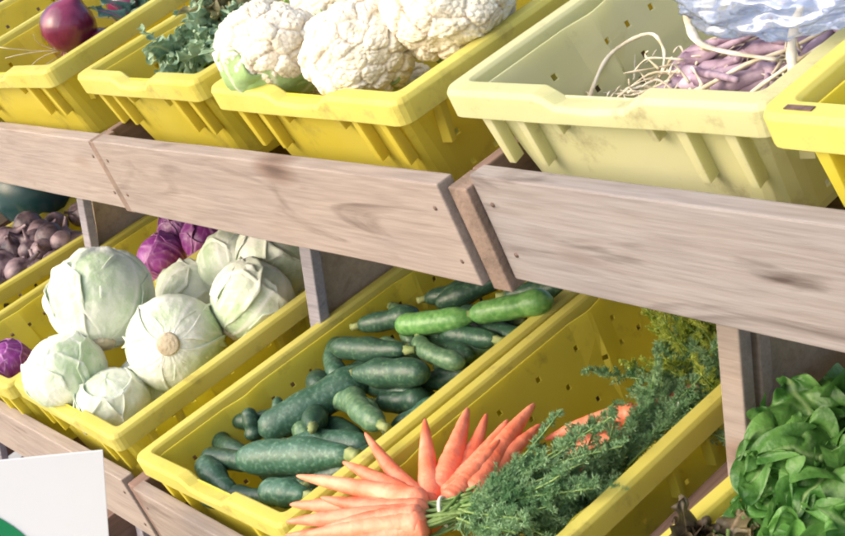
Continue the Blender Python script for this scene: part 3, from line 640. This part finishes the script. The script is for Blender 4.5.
C1=[((-.395,-.049,-.450),(-.210,-.104,-.459),.0092),((-.405,-.148,-.442),(-.197,-.108,-.449),.0102),((-.326,-.163,-.438),(-.180,-.119,-.446),.0099),
((-.377,-.182,-.450),(-.203,-.114,-.459),.0113),((-.340,-.208,-.442),(-.176,-.125,-.449),.0110),((-.293,-.219,-.438),(-.163,-.133,-.446),.0108),
((-.246,-.211,-.445),(-.161,-.133,-.449),.0096),((-.348,-.215,-.460),(-.195,-.125,-.466),.0100),((-.319,.053,-.470),(-.221,-.082,-.474),.0118),
((-.251,.059,-.475),(-.218,-.078,-.479),.0108),((-.233,.090,-.470),(-.181,-.066,-.474),.0130),((-.209,.016,-.460),(-.187,-.089,-.464),.0100),((-.278,.036,-.480),(-.218,-.077,-.484),.0096),
((-.33,-.10,-.47),(-.20,-.10,-.465),.011),((-.36,-.135,-.445),(-.20,-.11,-.452),.010),((-.30,-.215,-.455),(-.18,-.135,-.46),.011),((-.27,-.20,-.435),(-.17,-.13,-.442),.010),((-.33,-.10,-.49),(-.20,-.10,-.48),.012),((-.30,-.19,-.48),(-.18,-.13,-.475),.012),((-.295,.060,-.478),(-.215,-.075,-.482),.0105),((-.235,.045,-.466),(-.200,-.080,-.468),.0105),((-.350,.010,-.462),(-.212,-.095,-.466),.0100),((-.205,.070,-.478),(-.180,-.070,-.478),.0110),((-.375,-.100,-.450),(-.205,-.108,-.457),.0100),((-.27,-.02,-.50),(-.20,-.09,-.49),.012)]
tp=[]
random.seed(5)
for k in range(64):
    tp.append(((-.165,-.095,-.458),(-.165+random.uniform(.04,.10),-.095+random.uniform(-.02,.15),-.465+random.uniform(-.04,.02)),random.uniform(.10,.20),random.randint(14,20),.024,.0))
bunch('front bunch of orange carrots fanned out over the tray rim, tied with a pale band',C1,(-.187,-.111,-.460),tp,31)
C2=[((-.207,.068,-.500),(-.130,.150,-.504),.0127),((-.179,.115,-.505),(-.105,.190,-.509),.0110),((-.130,.148,-.498),(-.080,.21,-.504),.0110),((-.180,.068,-.512),(-.108,.115,-.510),.0110),((-.22,.10,-.53),(-.12,.16,-.53),.012)]
tp=[]
for k in range(80):
    tp.append(((-.10+random.uniform(-.03,.02),.08+random.uniform(0,.17),-.505),(-.095+random.uniform(-.03,.025),.12+random.uniform(.03,.28),-.495+random.uniform(-.02,.01)),random.uniform(.08,.16),random.randint(12,18),.024,.0))
bunch('rear bunch of carrots lying half under its own feathery tops',C2,(-.095,.165,-.505),tp,32,.012)
tp=[]
C3=[((-.26,.02,-.545),(-.12,.05,-.535),.012),((-.26,-.03,-.55),(-.12,.01,-.54),.012),((-.25,.08,-.55),(-.11,.07,-.54),.012)]
for k in range(44):
    tp.append(((-.10,-.02+random.uniform(-.06,.08),-.51),(-.085+random.uniform(-.02,.02),.02+random.uniform(-.06,.14),-.50),random.uniform(.06,.11),random.randint(12,18),.024,.0))
bunch('bunch of carrots lying underneath with its tops by the right rim',C3,(-.11,.04,-.53),tp,33,.012)
# yellow green herb bunch behind the carrots
random.seed(44); root=thing('herb_bunch','yellow green dill bunch standing at the back of the carrot tray','herb',Matrix.Translation(P(-.10,.30,-.55)),None)
fm=MB(); 
for k in range(70):
    fronds(fm,RT@Vector((random.uniform(-.05,.04),random.uniform(-.07,.06),0)),RT@Vector((random.uniform(-.35,.25),random.uniform(-.6,.5),1.)),random.uniform(.10,.18),12,.026,.0,leaf=.006)
fm.build('leafy_tops',[M['cstem'],M['herb']],root)
# ------------------------------------------------------------------ leaf bunches
def leafbunch(name,label,cat,u,v,w,n,length,width,m,seed,dirs,group=None,ruf=.008,freq=2.2,curl=1.0,stem=None,cup=.35,nu=14,nv=18,spread=.05):
    random.seed(seed); root=thing(name,label,cat,Matrix.Translation(P(u,v,w)),group); lm=LeafMB(); sm=MB()
    for k in range(n):
        d=Vector(dirs[k%len(dirs)])+rv(.45); d=RT@d.normalized(); o=RT@Vector((random.uniform(-spread,spread),random.uniform(-spread,spread),random.uniform(-.012,.012)))
        ln=length*random.uniform(.75,1.15)
        nrm=Vector((0,0,1))+rv(.7)-d*.2
        lm.leaf(frame(o,d,nrm),ln,width*random.uniform(.75,1.15),-curl*random.uniform(.3,1.2),ruf,freq*random.uniform(.8,1.2),nu=nu,nv=nv,shape=.62,seed=random.uniform(0,90),cup=cup*random.uniform(-.3,1))
        tube(sm,[o-d*.05,o-d*.02,o+d*.02],[.003,.0028,.002],6)
    o=lm.build('leaves',M[m],root,sub=1)
    sm.build('stems',M[stem or 'cstem'],root); return root
D=[(.2,-.3,.9),(-.5,-.4,.7),(.5,-.5,.5),(-.3,.4,.8),(.6,.2,.6),(-.7,0,.5),(0,-.8,.4),(.4,.6,.6)]
GLt='lettuce bunches in the bottom right tray'
leafbunch('lettuce_bunch','leafy green lettuce bunch with its tip rising highest, just right of the pale post','lettuce',.205,.130,-.460,44,.100,.105,'lettuce',51,D,GLt,ruf=.019,freq=3.3,nv=26,nu=18,curl=1.8,spread=.035)
leafbunch('lettuce_bunch','bright green lettuce bunch at the right edge of the photo','lettuce',.285,.035,-.475,46,.100,.105,'lettuce',52,D,GLt,ruf=.019,freq=3.3,nv=26,nu=18,curl=1.8,spread=.045)
leafbunch('lettuce_bunch','green lettuce bunch at the left of its tray, above the brownish leaves','lettuce',.190,.060,-.495,30,.075,.075,'lettuce',53,D,GLt,ruf=.013,freq=3.5,curl=1.8)
leafbunch('lettuce_bunch','green lettuce bunch half hidden at the back of the tray','lettuce',.30,.16,-.48,44,.100,.105,'lettuce',55,D,GLt,ruf=.019,freq=3.3,nv=26,nu=18,curl=1.8)
leafbunch('red_lettuce','dark brownish red leaf lettuce at the bottom edge of the photo','lettuce',.165,-.045,-.475,40,.050,.050,'redleaf',54,D,None,ruf=.006,freq=3)
GK='kale bunches in the upper tray'
leafbunch('kale_bunch','blue green curly kale bunch at the front of the kale tray','kale',-.725,.165,-.035,44,.07,.045,'kale',61,D,GK,ruf=.009,freq=4.5,nv=24)
leafbunch('kale_bunch','brownish mottled kale bunch behind the blue green one','kale',-.70,.245,-.030,44,.085,.045,'kaleb',62,D,GK,ruf=.009,freq=4.5,nv=24)
leafbunch('kale_bunch','green kale bunch beside the cauliflower tray wall','kale',-.61,.175,-.045,40,.065,.045,'kale',63,D,GK,ruf=.009,freq=4.5,nv=24)
leafbunch('beet_greens','dark blue green leaves with red veins behind the red onion','greens',-1.16,.275,-.06,22,.09,.055,'darkleaf',64,D,None)
# ------------------------------------------------------------------ onions, shallots
def bulb(name,label,cat,u,v,w,r,m,axis,seed,group=None,neck=.5,nroots=0):
    random.seed(seed); q=Vector((0,0,1)).rotation_difference(Vector(axis).normalized()).to_matrix().to_4x4()
    root=thing(name,label,cat,Matrix.Translation(P(u,v,w))@q,group); mb=MB()
    prof=[(-.98,.02),(-.93,.28),(-.8,.58),(-.55,.85),(-.2,.99),(.1,1.0),(.4,.88),(.65,.66),(.82,.40),(.98,.24),(1.15,.17),(1.15+neck,.11),(1.2+neck,.14)]
    pts=[(0,0,z*r) for z,_ in prof]; tube(mb,pts,[a*r for _,a in prof],20,up0=Vector((1,0,0)))
    mb.v=[v+Vector((1,1,0))*.04*r*noise.noise(v*(3/r)+Vector((seed,0,0)))*1 for v in mb.v]
    mb.build('skin',M[m],root)
    if nroots:
        rm=MB()
        for k in range(nroots):
            d=Vector((random.uniform(-1,1),random.uniform(-1,1),-1)).normalized(); tube(rm,bezier(Vector((0,0,-.93*r)),d*r*1.5,d*r*2.+rv(r),5),.0006,4)
        rm.build('roots',M['straw'],root)
    return root
bulb('red_onion','large shiny red onion at the top left, alone in its tray','onion',-1.275,.192,-.010,.047,'redonion',(.2,.3,.9),71,nroots=10)
bulb('red_onion','red onion under the large shiny one','onion',-1.25,.215,-.075,.043,'redonion',(.8,.3,.2),73)
bulb('red_onion','red onion low in the tray, left of the large shiny one','onion',-1.33,.215,-.075,.043,'redonion',(.3,.8,.2),74)
bulb('red_onion','smaller red onion just behind the large shiny one','onion',-1.22,.285,-.02,.040,'redonion',(.5,.3,.7),72,nroots=8)
GS='shallots heaped in the left lower tray'
random.seed(80); k=0
WH=['under the yellow squash','beside the tray wall','near the left edge of the photo','at the front of the heap','low in the heap','on top of the heap']
spots=[]
for i in range(5):
    for j in range(9):
        spots.append((-2.0+i*.058+random.uniform(-.012,.012),-.06+j*.055+random.uniform(-.012,.012),-.515+random.uniform(0,.03)+.012*(2-abs(i-2))))
for i in range(4):
    for j in range(8):
        spots.append((-1.98+i*.064+random.uniform(-.015,.015),-.03+j*.058+random.uniform(-.012,.012),-.478+random.uniform(0,.018)))
for s in spots:
    if s[1]>.17 and s[2]>-.49: continue
    o=bulb('shallot','small purple grey shallot in the heap at the left edge','shallot',*s,random.uniform(.024,.034),'shallot',(random.uniform(-1,1),random.uniform(-1,1),random.uniform(-.3,1)),200+k,GS,neck=.6); k+=1
# yellow squash and dark squash
bulb('dark_squash','large dark green squash in the upper left corner of the lower shelf','squash',-2.13,.25,-.435,.100,'squashd',(.3,.2,.9),76,neck=.05)
# ------------------------------------------------------------------ faded tray: stalks, roots, bag
def PA(u,v,w): return P(u-.030,v+.030,w-.018)
def stalk(mb,pts,r0,r1,n=7,flat=.6,mi=0):
    pts=[PA(*p) for p in pts]; out=[]
    for i in range(len(pts)-1):
        a=pts[max(0,i-1)];b=pts[i];c=pts[i+1];d=pts[min(len(pts)-1,i+2)]
        for s in range(5):
            t=s/5; out.append(.5*((2*b)+(c-a)*t+(2*a-5*b+4*c-d)*t*t+(3*b-a-3*c+d)*t**3))
    out.append(pts[-1]); k=len(out)-1
    tube(mb,out,[r0+(r1-r0)*i/k+.0004*math.sin(i*1.7) for i in range(k+1)],n,mi,flat=flat)
random.seed(90)
def shallot_bunch(label,u,v,w,d,ln,seed,n=7,r=.0085):
    random.seed(seed); root=thing('shallot_bunch',label,'shallots',Matrix.Translation(PA(u,v,w)),'dried shallot bunches in the faded tray')
    inv=Matrix.Translation(-PA(u,v,w))
    for k in range(n*2):
        mb=MB(); d0=Vector(d)+rv(.5); d0.z*=.25; d0.normalize(); o=Vector((u,v,w))+Vector((random.uniform(-.03,.03),random.uniform(-.025,.025),random.uniform(-.008,.014)))
        pr=[(0,.25),(.08,.7),(.2,1),(.34,.85),(.5,.5),(.75,.36),(1,.3)]
        side=rv(.07); side.z*=.4
        pts=[PA(*(o+d0*ln*t+side*t*t)) for t,_ in pr]; tube(mb,pts,[r*random.uniform(.8,1.1)*a for _,a in pr],10)
        mb.v=[inv@x for x in mb.v]; mb.build('bulb',M['mauve'],root)
    rm=MB()
    for k in range(44):
        o=Vector((u,v,w))-Vector(d)*.002+rv(.02); e=o-Vector(d)*random.uniform(.02,.06)+rv(.03); e.z=max(e.z,-.085); o.z=max(o.z,-.082)
        stalk(rm,[tuple(o),tuple((o+e)/2+rv(.012)),tuple(e)],.0013,.0006,5,1)
    rm.v=[inv@x for x in rm.v]; rm.build('roots',M['straw'],root)
    return root
shallot_bunch('mauve shallot bunch in the middle of the faded tray',.13,.150,-.066,(.8,.35,.25),.11,91)
shallot_bunch('dark mauve shallot bunch below the pale stalks',.19,.105,-.066,(.8,.1,.15),.10,92,8,.009)
shallot_bunch('mauve shallots at the back under the clear bag',.19,.20,-.055,(.7,.5,.3),.12,93,8)
shallot_bunch('shallots at the right wall of the faded tray',.265,.16,-.060,(-.3,.8,.2),.11,94,7)
def single(name,label,cat,pts,r0,r1,m,flat=.6,group=None):
    mb=MB(); stalk(mb,pts,r0,r1,8,flat); c=sum(mb.v,Vector())/len(mb.v); mb.v=[x-c for x in mb.v]
    o=mb.build(name,M[m],None,True,Matrix.Translation(c)); return tag(o,label,cat,group)
GP='pale dry stalks in the faded tray'
single('dry_stalk','long pale stalk curving down from the bag over the mauve shallots','stalk',[(.075,.245,-.02),(.105,.205,-.03),(.150,.165,-.032),(.201,.143,-.03),(.266,.133,-.032)],.0052,.0032,'straw',.5,GP)
single('dry_stalk','short pale stalk standing nearly upright near the right wall','stalk',[(.337,.074,-.012),(.318,.098,-.006),(.300,.13,.002),(.292,.15,.006)],.0042,.0034,'straw',.6,GP)
single('dry_stalk','pale stalk slanting from the front rim up to the right','stalk',[(.262,.060,-.045),(.290,.085,-.028),(.318,.11,-.016),(.352,.13,-.004)],.0036,.0022,'straw',.6,GP)
single('dry_stalk','thin stalk bent into a loop at the left of the shallots','stalk',[(.030,.120,-.07),(.020,.170,-.05),(.045,.205,-.045),(.075,.19,-.055),(.09,.165,-.066)],.0022,.0014,'straw',1,GP)
single('dry_stalk','thin root lying over the dip of the rim','stalk',[(.085,.035,-.02),(.10,.07,-.045),(.115,.10,-.066),(.12,.13,-.066)],.003,.0016,'straw',1,GP)
single('dry_stalk','crooked stalk across the right end of the shallots','stalk',[(.20,.10,-.045),(.235,.13,-.035),(.27,.15,-.03),(.31,.19,-.02)],.003,.002,'straw',.7,GP)
# loose roots and dirt on the tray floor
random.seed(95); dm=MB()
for k in range(150):
    c=Vector((random.gauss(.13,.07),random.gauss(.13,.06),-.089))
    if not (.01<c.x<.32 and .05<c.y<.5): continue
    s_=random.uniform(.001,.0035); dm.add([PA(*(c+Vector((x*s_,y*s_,(z+1)*s_*.6)))) for x,y,z in ((-1,-1,-1),(1,-.7,-1),(.8,1,-1),(-.9,.8,-1),(0,0,1))],[(0,3,2,1),(0,1,4),(1,2,4),(2,3,4),(3,0,4)])
for k in range(60):
    c=Vector((random.gauss(.09,.05),random.gauss(.11,.04),-.078))
    if not (.0<c.x<.30 and .055<c.y<.5): continue
    e=c+Vector((random.uniform(-.04,.04),random.uniform(-.03,.03),random.uniform(-.002,.02))); stalk(dm,[tuple(c),tuple((c+e)/2+rv(.01)),tuple(e)],.001,.0005,5,1,1)
tag(dm.build('root_litter',[M['dirt'],M['straw']],None),'tangle of fine tan roots and soil crumbs on the faded tray\'s floor','litter',kind='stuff')
# clear plastic bag
def bag():
    random.seed(97); c=Vector((.270,.200,.022)); vs=[];fs=[];n1,n2=150,100
    for j in range(n2+1):
        th=math.pi*j/n2
        for i in range(n1):
            ph=2*math.pi*i/n1; d=Vector((math.sin(th)*math.cos(ph),math.sin(th)*math.sin(ph),math.cos(th)))
            cre=0;fq=2.2
            for o in range(4): cre+= (1-abs(noise.noise(d*fq+Vector((o*7.3,1,3)))*2.2))/ (2.0**o); fq*=1.8
            r=.82+.08*(cre-1.3)
            vs.append(P(*c)+RT@Vector((d.x*.150*r,d.y*.125*r,d.z*.060*r)))
    for j in range(n2):
        for i in range(n1): fs.append((j*n1+i,(j+1)*n1+i,(j+1)*n1+(i+1)%n1,j*n1+(i+1)%n1))
    cc=P(*c); o=mesh('plastic_bag',[v-cc for v in vs],fs,M['bag'],None,True,None,Matrix.Translation(cc)); tag(o,'crumpled clear plastic bag lying on the shallots at the top right','bag')
bag()
# ------------------------------------------------------------------ white card with green print, on a stake
TR_=Vector((-.5520,-.1604,-.4111)); ang=1.2; W_,H_=.26,.20
dx=Vector((math.cos(ang),math.sin(ang),0)); back=Vector((-dx.y,dx.x,0))
base=TR_-dx*(W_/2); base.z=GZ
m4=Matrix.Translation(base)@Matrix((dx,back,Vector((0,0,1)))).transposed().to_4x4()
root=thing('price_sign','white card sign with a green printed corner, standing before the lower board','sign',m4)
hz=TR_.z-GZ
cm=Matrix.Translation((W_/2,0,hz))@Matrix.Rotation(math.radians(6),4,'Y')      # origin at the card's top right corner
mb=MB(); mb.box((-W_,-.002,-H_),(0,.002,0)); bevel(mb.build('card',M['card'],root,False,cm),.0008)
mb=MB(); pts=[]
for i in range(41):
    a=math.radians(104*i/40); pts.append((max(-W_+.001,-.220+.160*math.cos(a)),-.0032,max(-H_+.001,-.199+.160*math.sin(a))))
pts+=[(-W_+.001,-.0032,-.199+.160*math.sin(math.radians(104))),(-W_+.001,-.0032,-H_+.001)]
mb.add(pts,[tuple(reversed(range(len(pts))))]); mb.build('printed_shape',M['green'],root,False,cm)
mb=MB(); mb.box((-.012,.0025,0),(.012,.014,hz-.03)); bevel(mb.build('stake',M['wood'],root,False),.001)
